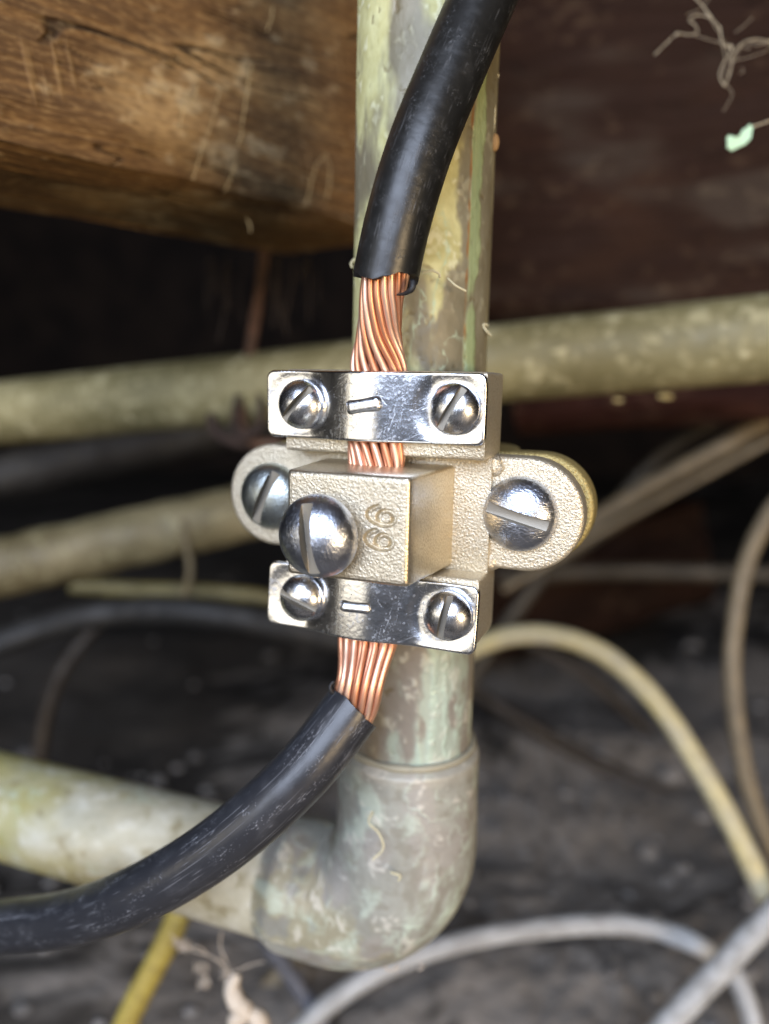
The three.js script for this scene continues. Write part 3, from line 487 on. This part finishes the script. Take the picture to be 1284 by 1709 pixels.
  put('strap_screw', small, M.screw, -14.3, 19.1, 29.6, 47, 'slotted screw at the left end of the upper strap');
  put('strap_screw', small, M.screw, 15.2, 19.2, 29.5, 60, 'slotted screw at the right end of the upper strap');
  put('strap_screw', small, M.screw, -13.9, -18.0, 29.9, -20, 'slotted screw at the left end of the lower strap');
  put('strap_screw', small, M.screw, 15.3, -17.9, 29.5, 79, 'slotted screw at the right end of the lower strap');
  put('lug_bolt', lugHead, M.boltDull, -25.9, -0.2, 20.3, 66, 'slotted bolt in the left lug');
  put('lug_bolt', lugHead, M.bolt, 25.7, 0.2, 20.3, -14, 'slotted bolt in the right lug');
  put('set_bolt', big, M.bolt, -3.3, -2.2, 44.4, 97, 'large domed slotted bolt in front of the terminal block');
}

// ---------------------------------------------------------------- grounding cable
{
  const cab = thing('grounding_cable', 'black sheathed copper cable stripped bare where it passes under the clamp straps', 'cable', toWorld(0, 0, 27).toArray());
  const o = cab.position, L = (p) => p.clone().sub(o);
  const top = [at(838, -75, 134), at(805, 0, 133), at(753, 120, 132), at(704, 240, 131.5), at(667, 360, 132.5), at(644, 462, 134.5)];
  const wireTop = [at(637, 500, 136)], mid = [toWorld(-0.2, 30, 27.0), toWorld(-0.4, 19, 26.6), toWorld(-0.1, 9.5, 27.6), toWorld(-0.6, 0, 27.4), toWorld(-1.2, -10, 27.2), toWorld(-1.5, -18, 26.6), toWorld(-1.8, -26.5, 26.4)];
  const low = [at(589, 1182, 149), at(515, 1277, 147), at(430, 1360, 147), at(335, 1433, 150), at(233, 1491, 155), at(121, 1531, 166), at(0, 1546, 178), at(-120, 1552, 190)];
  const path = [top[4], top[5], ...wireTop, ...mid, at(601, 1140, 148), low[0], low[1]].map(L);
  const curve = new THREE.CatmullRomCurve3(path, false, 'centripetal'), Lc = curve.getLength(), n = 150;
  const frames = []; let N = null; for (let i = 0; i <= n; i++) { const p = curve.getPointAt(i / n), T = curve.getTangentAt(i / n); const b = N || nAx; N = b.clone().addScaledVector(T, -b.dot(T)).normalize(); frames.push({ p, T, N: N.clone(), B: V().crossVectors(T, N) }); }
  const cy0 = o.y; // heights for flattening
  const sr = 0.64;
  const lay = [[0, 0]]; for (const [rad, n2] of [[1.25, 6], [2.35, 11], [3.4, 16]]) for (let k = 0; k < n2; k++) lay.push([rad, k * 2 * Math.PI / n2 + rad]);
  const tones = [M.copper, M.copper.clone(), M.copper.clone()]; tones[1].color.set(0xf2dcd0); tones[2].color.set(0xe6c8b4);
  for (const [rad, ph] of lay) {
    const pts = []; let tw = ph; const jit = rnd() * 10;
    for (let i = 0; i <= n; i++) {
      const f = frames[i], yy = (f.p.y + o.y - clampPos.y) / MM;             // mm from the clamp centre
      const lower = sst(-14, -26, yy); tw -= (Lc / MM / n) * (0.085 * (1 - lower) + 0.012 * lower);
      const inClamp = sst(34, 24, yy) * sst(-34, -25, yy), inSheath = Math.max(sst(52, 60, yy), sst(-40, -48, yy));
      const flat = inClamp * (yy > 0 ? 1 : 0.8), wide = (1 + 0.50 * flat + 0.25 * lower * (1 - inSheath)) * (1 - 0.06 * inSheath), thin = 1 - 0.30 * flat;
      const wob = 1 + 0.08 * noise(i * 0.09, jit, 2) * (1 - inSheath);
      pts.push(f.p.clone().addScaledVector(f.N, Math.cos(tw) * rad * MM * thin * wob).addScaledVector(f.B, Math.sin(tw) * rad * MM * wide * wob));
    }
    part('strand', sweep(pts, sr * MM, { n: 190, radial: 8, ref: nAx }), tones[Math.floor(rnd() * 3)], cab);
  }
  // sheath, hollow at the cut ends
  function sheath(pts, cut, label, mat) {
    const po = 5.75, pi = 4.05;
    const outer = sweep(pts, po * MM, { n: 110, radial: 44, ref: nAx, caps: false, endShift: cut, rf: (s, a, Lx) => 1 + 0.01 * fbm(s * 60, Math.cos(a), Math.sin(a), 2) });
    const inner = sweep(pts, pi * MM, { n: 110, radial: 44, ref: nAx, caps: false, endShift: cut });
    const ix = inner.index.array; for (let i = 0; i < ix.length; i += 3) { const t = ix[i]; ix[i] = ix[i + 1]; ix[i + 1] = t; } inner.computeVertexNormals();
    const rp = [], ri = [], a = outer.attributes.position, b = inner.attributes.position, base = 110 * 45; for (let j = 0; j <= 44; j++) { rp.push(a.getX(base + j), a.getY(base + j), a.getZ(base + j), b.getX(base + j), b.getY(base + j), b.getZ(base + j)); if (j < 44) ri.push(j * 2, j * 2 + 2, j * 2 + 1, j * 2 + 1, j * 2 + 2, j * 2 + 3); }
    const rim = new THREE.BufferGeometry(); rim.setAttribute('position', new THREE.Float32BufferAttribute(rp, 3)); rim.setAttribute('uv', new THREE.Float32BufferAttribute(new Float32Array(rp.length / 3 * 2), 2)); rim.setIndex(ri); rim.computeVertexNormals();
    const m = part('sheath', outer, mat, cab, label); part('cut_edge', join([inner, rim]), M.sheathCut, m); return m;
  }
  const up = sheath(top.map(L), (a) => 0.0012 * Math.sin(a * 2 + 1) + 0.0006 * noise(Math.cos(a) * 3, Math.sin(a) * 3, 2) + 0.0022 * Math.exp(-Math.pow((((a + Math.PI * 3 - 1.5) % (2 * Math.PI)) - Math.PI) / 0.22, 2)), 'upper black sheath leading up out of the picture', M.sheath);
  const dn = sheath([...low].reverse().map(L), (a) => 0.0010 * Math.sin(a + 2) + 0.0006 * noise(Math.cos(a) * 3, Math.sin(a) * 3, 5), 'scuffed lower black sheath curving away to the side', M.sheathScuffedLit);
  // burrs left by the knife
  part('burr', sweep([at(690, 470, 131), at(688, 482, 130.5), at(676, 490, 131.5), at(662, 492, 133)].map(L), 0.0007, { n: 12, radial: 6, rf: (s, a, Lx) => 1 - 0.8 * s / Lx }), M.sheathCut, up);
  part('burr', sweep([at(562, 1160, 147), at(552, 1152, 146), at(552, 1143, 146), at(558, 1137, 146)].map(L), 0.00055, { n: 12, radial: 6, rf: (s, a, Lx) => 1 - 0.5 * s / Lx }), M.sheathCut, dn);
}

// ---------------------------------------------------------------- background pipes and cables
function run(name, label, category, pts, rmm, mat, group, o = {}) {
  const P = pts.map((q) => at(...q)), c = P[0].clone(); const m = solo(name, sweep(P.map((p) => p.clone().sub(c)), rmm * MM, { n: o.n ?? 90, radial: o.radial ?? 20, rf: (q, a) => 1 + 0.07 * noise(q * 90 + rmm, Math.cos(a), Math.sin(a)), ...o }), mat, label, category, group); m.position.copy(c); return m;
}
const olive = dullPipe(1, [146, 136, 96], [110, 102, 68], [190, 180, 140], 360);
run('background_pipe', 'dusty olive grey pipe running level behind the clamp under the joist', 'pipe', [[1420, 551, 243], [820, 608, 284], [-80, 698, 360]], 14.2, olive, null, { n: 120, radial: 40, rf: (s, a) => 1 + 0.02 * fbm(s * 70, Math.cos(a) * 2, Math.sin(a) * 2, 3) });
run('background_pipe', 'dull brown pipe rising behind the left lug of the clamp', 'pipe', [[-90, 968, 350], [440, 848, 390], [700, 790, 410]], 14, dullPipe(2, [134, 122, 90], [100, 90, 62], [160, 152, 116], 320), null, { n: 100, radial: 36 });
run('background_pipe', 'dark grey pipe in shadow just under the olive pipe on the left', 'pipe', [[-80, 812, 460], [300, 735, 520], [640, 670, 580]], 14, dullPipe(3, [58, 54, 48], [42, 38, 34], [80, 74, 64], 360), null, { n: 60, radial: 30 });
const cream = cableMat(1, [176, 160, 108], [148, 132, 86]), greyC = cableMat(2, [184, 184, 182], [150, 148, 144]), tan = cableMat(3, [136, 120, 92], [112, 100, 80]), dim = cableMat(4, [84, 74, 58], [62, 56, 46]), blackC = cableMat(5, [38, 36, 33], [24, 23, 21], 0.7), yellow = cableMat(6, [176, 158, 76], [146, 128, 58]), slate = cableMat(7, [96, 98, 106], [70, 72, 80]), duskC = cableMat(8, [62, 52, 40], [48, 40, 32]);
const darkRust = cableMat(13, [66, 48, 38], [46, 34, 28], 0.9);
const ARCH = cableMat(9, [196, 182, 132], [180, 172, 146]);
run('cable', 'cream cable arching out from behind the lower strap down to the right', 'cable', [[640, 1180, 350], [760, 1098, 335], [840, 1064, 325], [920, 1060, 315], [1005, 1090, 305], [1090, 1165, 296], [1180, 1300, 287], [1250, 1432, 280], [1310, 1560, 276]], 4.2, ARCH);
run('cable', 'brown to grey cable bowing down along the right margin past the cream arch', 'cable', [[1330, 800, 330], [1284, 860, 326], [1248, 935, 322], [1228, 1030, 318], [1222, 1110, 315], [1230, 1210, 312], [1254, 1330, 310], [1290, 1420, 308], [1350, 1530, 306]], 3.6, tan);
run('cable', 'dim level cable crossing behind the right lug', 'cable', [[830, 962, 560], [1000, 954, 545], [1150, 955, 530], [1330, 960, 515]], 5.6, dim);
run('cable', 'grey tan cable rising to the right just beyond the right lug', 'cable', [[900, 925, 440], [990, 870, 430], [1090, 808, 420], [1200, 750, 410], [1340, 670, 400]], 4.9, tan);
run('cable', 'brownish cable lying just below the grey tan cable that rises by the right lug', 'cable', [[930, 940, 450], [1020, 880, 440], [1130, 815, 430], [1230, 762, 420], [1360, 690, 410]], 3.4, dim);
run('cable', 'slim grey tan cable lowest of the bunch that rises by the right lug', 'cable', [[840, 985, 430], [940, 925, 424], [1030, 872, 418], [1100, 836, 412], [1200, 782, 404], [1330, 712, 394]], 1.9, tan);
run('hanger_wire', 'dark looped wire end hanging under the olive pipe close to the upper strap', 'wire', [[398, 660, 300], [392, 700, 299], [402, 726, 298], [428, 722, 298], [436, 690, 299], [434, 650, 300]], 1.4, darkRust);
run('cable', 'thin pale cable rising above the grey tan cable by the right lug', 'cable', [[980, 900, 480], [1050, 815, 470], [1110, 755, 462], [1180, 712, 455], [1290, 672, 448]], 3.6, dim);
run('cable', 'dim cable slanting down behind the right edge of the lower strap', 'cable', [[700, 1290, 480], [790, 1130, 470], [840, 1050, 465], [910, 955, 460]], 4.4, dim);
run('cable', 'very dark cable sagging toward the soil beside the pipe elbow', 'cable', [[740, 1120, 520], [850, 1190, 510], [980, 1265, 500], [1120, 1330, 480], [1300, 1380, 460]], 4.5, duskC);
run('cable', 'very dark thin cable under the cream arch', 'cable', [[880, 1070, 560], [980, 1130, 550], [1090, 1230, 540], [1190, 1345, 520]], 4.2, duskC);
run('cable', 'pale grey cable arching low over the soil from the elbow to the right', 'cable', [[490, 1730, 290], [560, 1668, 290], [650, 1612, 292], [780, 1570, 294], [920, 1548, 296], [1050, 1545, 294], [1150, 1570, 288], [1222, 1622, 282], [1252, 1690, 276], [1262, 1780, 270]], 3.7, greyC);
run('cable', 'pale grey cable cutting diagonally across the lower right corner', 'cable', [[1060, 1770, 268], [1140, 1682, 268], [1222, 1596, 268], [1300, 1515, 268], [1390, 1425, 268]], 4.2, greyC);
run('cable', 'dull yellow cable dropping from beneath the horizontal run at lower left', 'cable', [[330, 1440, 265], [303, 1515, 262], [275, 1580, 260], [238, 1650, 258], [190, 1750, 256]], 4.1, yellow);
run('cable', 'grey cable end slanting under the elbow toward the bottom', 'cable', [[440, 1560, 300], [480, 1620, 298], [520, 1680, 296], [560, 1745, 294]], 3.1, slate);
run('cable', 'brown cable end crossing under the grey one below the elbow', 'cable', [[520, 1570, 325], [470, 1625, 322], [410, 1685, 320], [350, 1750, 318]], 3.6, tan);
run('cable', 'blue grey cable slanting down in the lower left corner', 'cable', [[60, 1500, 340], [110, 1580, 335], [155, 1645, 330], [220, 1740, 325]], 3.4, slate);
run('cable', 'thick black cable bowing behind the lower strap on the left', 'cable', [[-60, 1100, 318], [40, 1058, 325], [140, 1030, 332], [250, 1018, 338], [350, 1024, 342], [460, 1042, 346], [620, 1080, 350]], 6.0, blackC);
run('cable', 'dull yellow wire lying along the top of the thick black cable', 'cable', [[120, 978, 368], [220, 984, 368], [340, 988, 368], [460, 1000, 368], [560, 1020, 368]], 3.8, cableMat(10, [112, 100, 54], [86, 76, 42]));
run('cable', 'faint brown wire hanging below the thick black cable', 'cable', [[165, 1040, 420], [110, 1110, 415], [78, 1190, 410], [62, 1290, 405]], 3.6, duskC);
const rust = cableMat(11, [112, 80, 60], [80, 60, 46], 0.9);
run('hanger_wire', 'rusty wire hanging straight down in front of the olive pipe', 'wire', [[446, 380, 312], [436, 470, 310], [422, 560, 308], [410, 640, 306], [404, 712, 304], [425, 738, 304], [470, 742, 304]], 2.2, rust);
run('hanger_wire', 'short hooked rusty wire on the olive pipe left of the straight wire', 'wire', [[354, 636, 312], [352, 690, 311], [362, 722, 310], [392, 738, 310], [440, 745, 310]], 2.0, darkRust);
run('hanger_wire', 'thin yellowish strand hanging from the brown pipe at left', 'wire', [[306, 870, 345], [312, 910, 344], [318, 950, 344], [308, 1000, 345]], 1.7, cableMat(12, [112, 98, 66], [84, 72, 48]));

// ---------------------------------------------------------------- webs, chips and husks
{
  const web = new THREE.MeshStandardMaterial({ color: 0xb5a78a, roughness: 0.9 });
  const z7 = (l, d) => l.map(([x, y]) => [780 + x / 2.373, y / 2.373, d]);
  const cw = thing('cobweb', 'dusty cobweb strands looping down at the upper right', 'cobweb', at(1210, 60, 195).toArray());
  const strandsW = [z7([[890, -20], [930, 20], [965, 68], [1000, 115], [1012, 180], [1050, 185], [1042, 210], [1012, 255], [1000, 305], [1018, 335], [1040, 290], [1052, 225], [1090, 172], [1140, 155], [1210, 168]], 195), z7([[742, 217], [790, 170], [832, 134], [880, 138], [912, 128], [900, 96], [880, 80], [912, 60], [962, 68]], 196), z7([[1085, 180], [1115, 195], [1118, 170], [1150, 180], [1220, 150]], 195), z7([[1050, 240], [1120, 225], [1215, 190]], 197), z7([[1012, 180], [1022, 240], [1008, 320]], 194), z7([[900, 140], [1010, 172], [1050, 180]], 196), z7([[1020, 330], [1050, 370], [1015, 440]], 198), z7([[1060, 130], [1100, 100], [1130, 70]], 197), z7([[940, 40], [985, 110], [1030, 190], [1045, 260]], 194), z7([[1090, 172], [1060, 230], [1030, 300]], 196), z7([[1120, 160], [1160, 168], [1215, 180]], 195), z7([[870, 60], [930, 30], [960, -10]], 197), z7([[1085, 270], [1095, 280], [1080, 292]], 195)];
  strandsW.forEach((s, i) => part('web_strand', sweep(s.map((q) => at(...q).sub(cw.position)), i < 2 ? 0.00013 : 0.00006, { n: 90, radial: 6, rf: (t, a) => 0.75 + 0.9 * Math.abs(noise(t * 300, i, a * 0.3)) }), web, cw));
  for (const [x, y] of [[962, 66], [830, 135], [1018, 335], [1000, 112], [1045, 185]]) part('dust_knot', new THREE.IcosahedronGeometry(0.00028, 1).scale(1, 1.8, 0.8).translate(...at(780 + x / 2.373, y / 2.373, 195).sub(cw.position).toArray()), web, cw);
  // pale green chip on a thread
  const ch = thing('paint_chip', 'pale mint green chip hanging on a thread at the upper right', 'chip', at(1235, 230, 190).toArray());
  const s = new THREE.Shape(); const q = [[1030, 545], [1045, 540], [1060, 545], [1075, 540], [1082, 530], [1090, 515], [1105, 505], [1115, 497], [1126, 505], [1130, 525], [1120, 550], [1100, 572], [1075, 585], [1050, 592], [1032, 585], [1030, 565]].map(([x, y]) => at(780 + x / 2.373, y / 2.373, 190).sub(ch.position)).map((v) => [v.dot(cR), v.dot(cU)]);
  for (const v of q) { v[0] += 0.0005 * (rnd() - 0.5); v[1] += 0.0005 * (rnd() - 0.5); }
  s.moveTo(...q[0]); for (let i = 1; i < q.length; i++) s.lineTo(...q[i]);
  const cg = new THREE.ExtrudeGeometry(s, { depth: 0.0002, bevelEnabled: true, bevelThickness: 0.0001, bevelSize: 0.0001, bevelSegments: 2 });
  cg.applyMatrix4(new THREE.Matrix4().makeBasis(cR, cU, cB)); const cp = cg.attributes.position; for (let i = 0; i < cp.count; i++) cp.setZ(i, cp.getZ(i) + 0.0009 * noise(cp.getX(i) * 400, cp.getY(i) * 400, 1)); cg.computeVertexNormals();
  part('flake', cg, new THREE.MeshStandardMaterial({ color: 0xb9d6b0, roughness: 0.85 }), ch);
  part('thread', sweep([[1254, 212, 190], [1264, 209, 190], [1290, 200, 191]].map((v) => at(...v).sub(ch.position)), 0.0002, { n: 10, radial: 5 }), web, ch);
  // dust webs hanging under the beam
  const dw = thing('cobweb', 'brown dust web hanging under the wooden beam behind the clamp', 'cobweb', at(430, 470, 300).toArray());
  const dmat = new THREE.MeshStandardMaterial({ color: 0x3a3028, roughness: 1 });
  for (let k = 0; k < 22; k++) { const x0 = 345 + rnd() * 190, y0 = 425 + rnd() * 20, l = 30 + rnd() * 110; part('web_strand', sweep([[x0, y0, 300 + rnd() * 10], [x0 + 12 * (rnd() - 0.5), y0 + l * 0.5, 300], [x0 + 30 * (rnd() - 0.5), y0 + l, 302]].map((v) => at(...v).sub(dw.position)), 0.0002 + rnd() * 0.0003, { n: 14, radial: 5, rf: (t, a) => 0.7 + 1.2 * Math.abs(noise(t * 180, k, a * 0.4)) }), dmat, dw); }
  // lint clump below the run
  const lc = thing('cobweb', 'pale fluffy web clump with twigs hanging below the elbow at the bottom', 'cobweb', at(350, 1600, 215).toArray());
  const pw = new THREE.MeshStandardMaterial({ color: 0xbdb0a0, roughness: 1 });
  const lines = [[[285, 1560], [320, 1585], [360, 1600], [385, 1625]], [[370, 1555], [368, 1580], [380, 1610]], [[385, 1625], [420, 1610], [440, 1605]], [[300, 1570], [310, 1582], [330, 1580], [345, 1592]], [[385, 1625], [395, 1650], [392, 1680]], [[330, 1620], [345, 1630], [350, 1640], [340, 1650]], [[640, 1612], [652, 1620], [664, 1612], [660, 1625]], [[700, 1606], [706, 1616], [698, 1620]]];
  lines.forEach((l, i) => part('web_strand', sweep(l.map(([x, y]) => at(x, y, i > 5 ? 182 : 212).sub(lc.position)), i < 5 ? 0.00024 : 0.00018, { n: 24, radial: 6, rf: (t, a) => 0.5 + 1.6 * Math.abs(noise(t * 260, i, a * 0.5)) }), pw, lc));
  for (let k = 0; k < 70; k++) { const c = [[300, 1575], [335, 1615], [340, 1640], [380, 1625], [310, 1580]][k % 5]; part('lint', sweep([0, 1, 2].map(() => at(c[0] + 26 * (rnd() - 0.5), c[1] + 24 * (rnd() - 0.5), 211 + 4 * rnd()).sub(lc.position)), 0.00009, { n: 10, radial: 4 }), pw, lc); }
  // curled husk
  const hs = thing('dried_husk', 'pale pinkish curled husk at the bottom below the elbow', 'husk', at(402, 1670, 214).toArray());
  const hm = new THREE.MeshStandardMaterial({ color: 0xc9bba8, roughness: 0.7 });
  part('curl', sweep([[396, 1625, 212], [388, 1650, 211], [396, 1672, 210], [408, 1684, 210], [392, 1706, 211], [400, 1740, 212]].map((v) => at(...v).sub(hs.position)), 0.0022, { n: 70, radial: 20, rf: (t, a, L) => (0.35 + 0.8 * Math.sin(Math.PI * Math.min(1, t / L * 0.9 + 0.08))) * (1 + 0.5 * fbm(t * 260, Math.cos(a) * 1.6, Math.sin(a) * 1.6, 3)) }), hm, hs);
  part('curl', sweep([[408, 1690, 211], [424, 1694, 210], [434, 1706, 210], [430, 1740, 211]].map((v) => at(...v).sub(hs.position)), 0.0022, { n: 24, radial: 10, rf: (t, a, L) => 0.5 + 0.7 * Math.sin(Math.PI * t / L) }), hm, hs);
  // crumbs caught under the olive pipe, right
  const cm = new THREE.MeshStandardMaterial({ color: 0xb9a872, roughness: 0.9 });
  [[1110, 662, 9, 'flat tan crumb stuck under the olive pipe at far right'], [1032, 668, 6, 'small tan crumb stuck under the olive pipe nearer the strap']].forEach(([x, y, r, label]) => { const g = new THREE.IcosahedronGeometry(r * 0.00015, 2).scale(1.9, 0.7, 1), p = g.attributes.position; for (let i = 0; i < p.count; i++) { const f = 1 + 0.4 * noise(p.getX(i) * 700, p.getY(i) * 700, p.getZ(i) * 700 + r); p.setXYZ(i, p.getX(i) * f, p.getY(i) * f, p.getZ(i) * f); } g.computeVertexNormals(); const m = solo('crumb', g, cm, label, 'crumb'); m.position.copy(at(x, y, 268)); });
}
renderer.render(scene, camera);
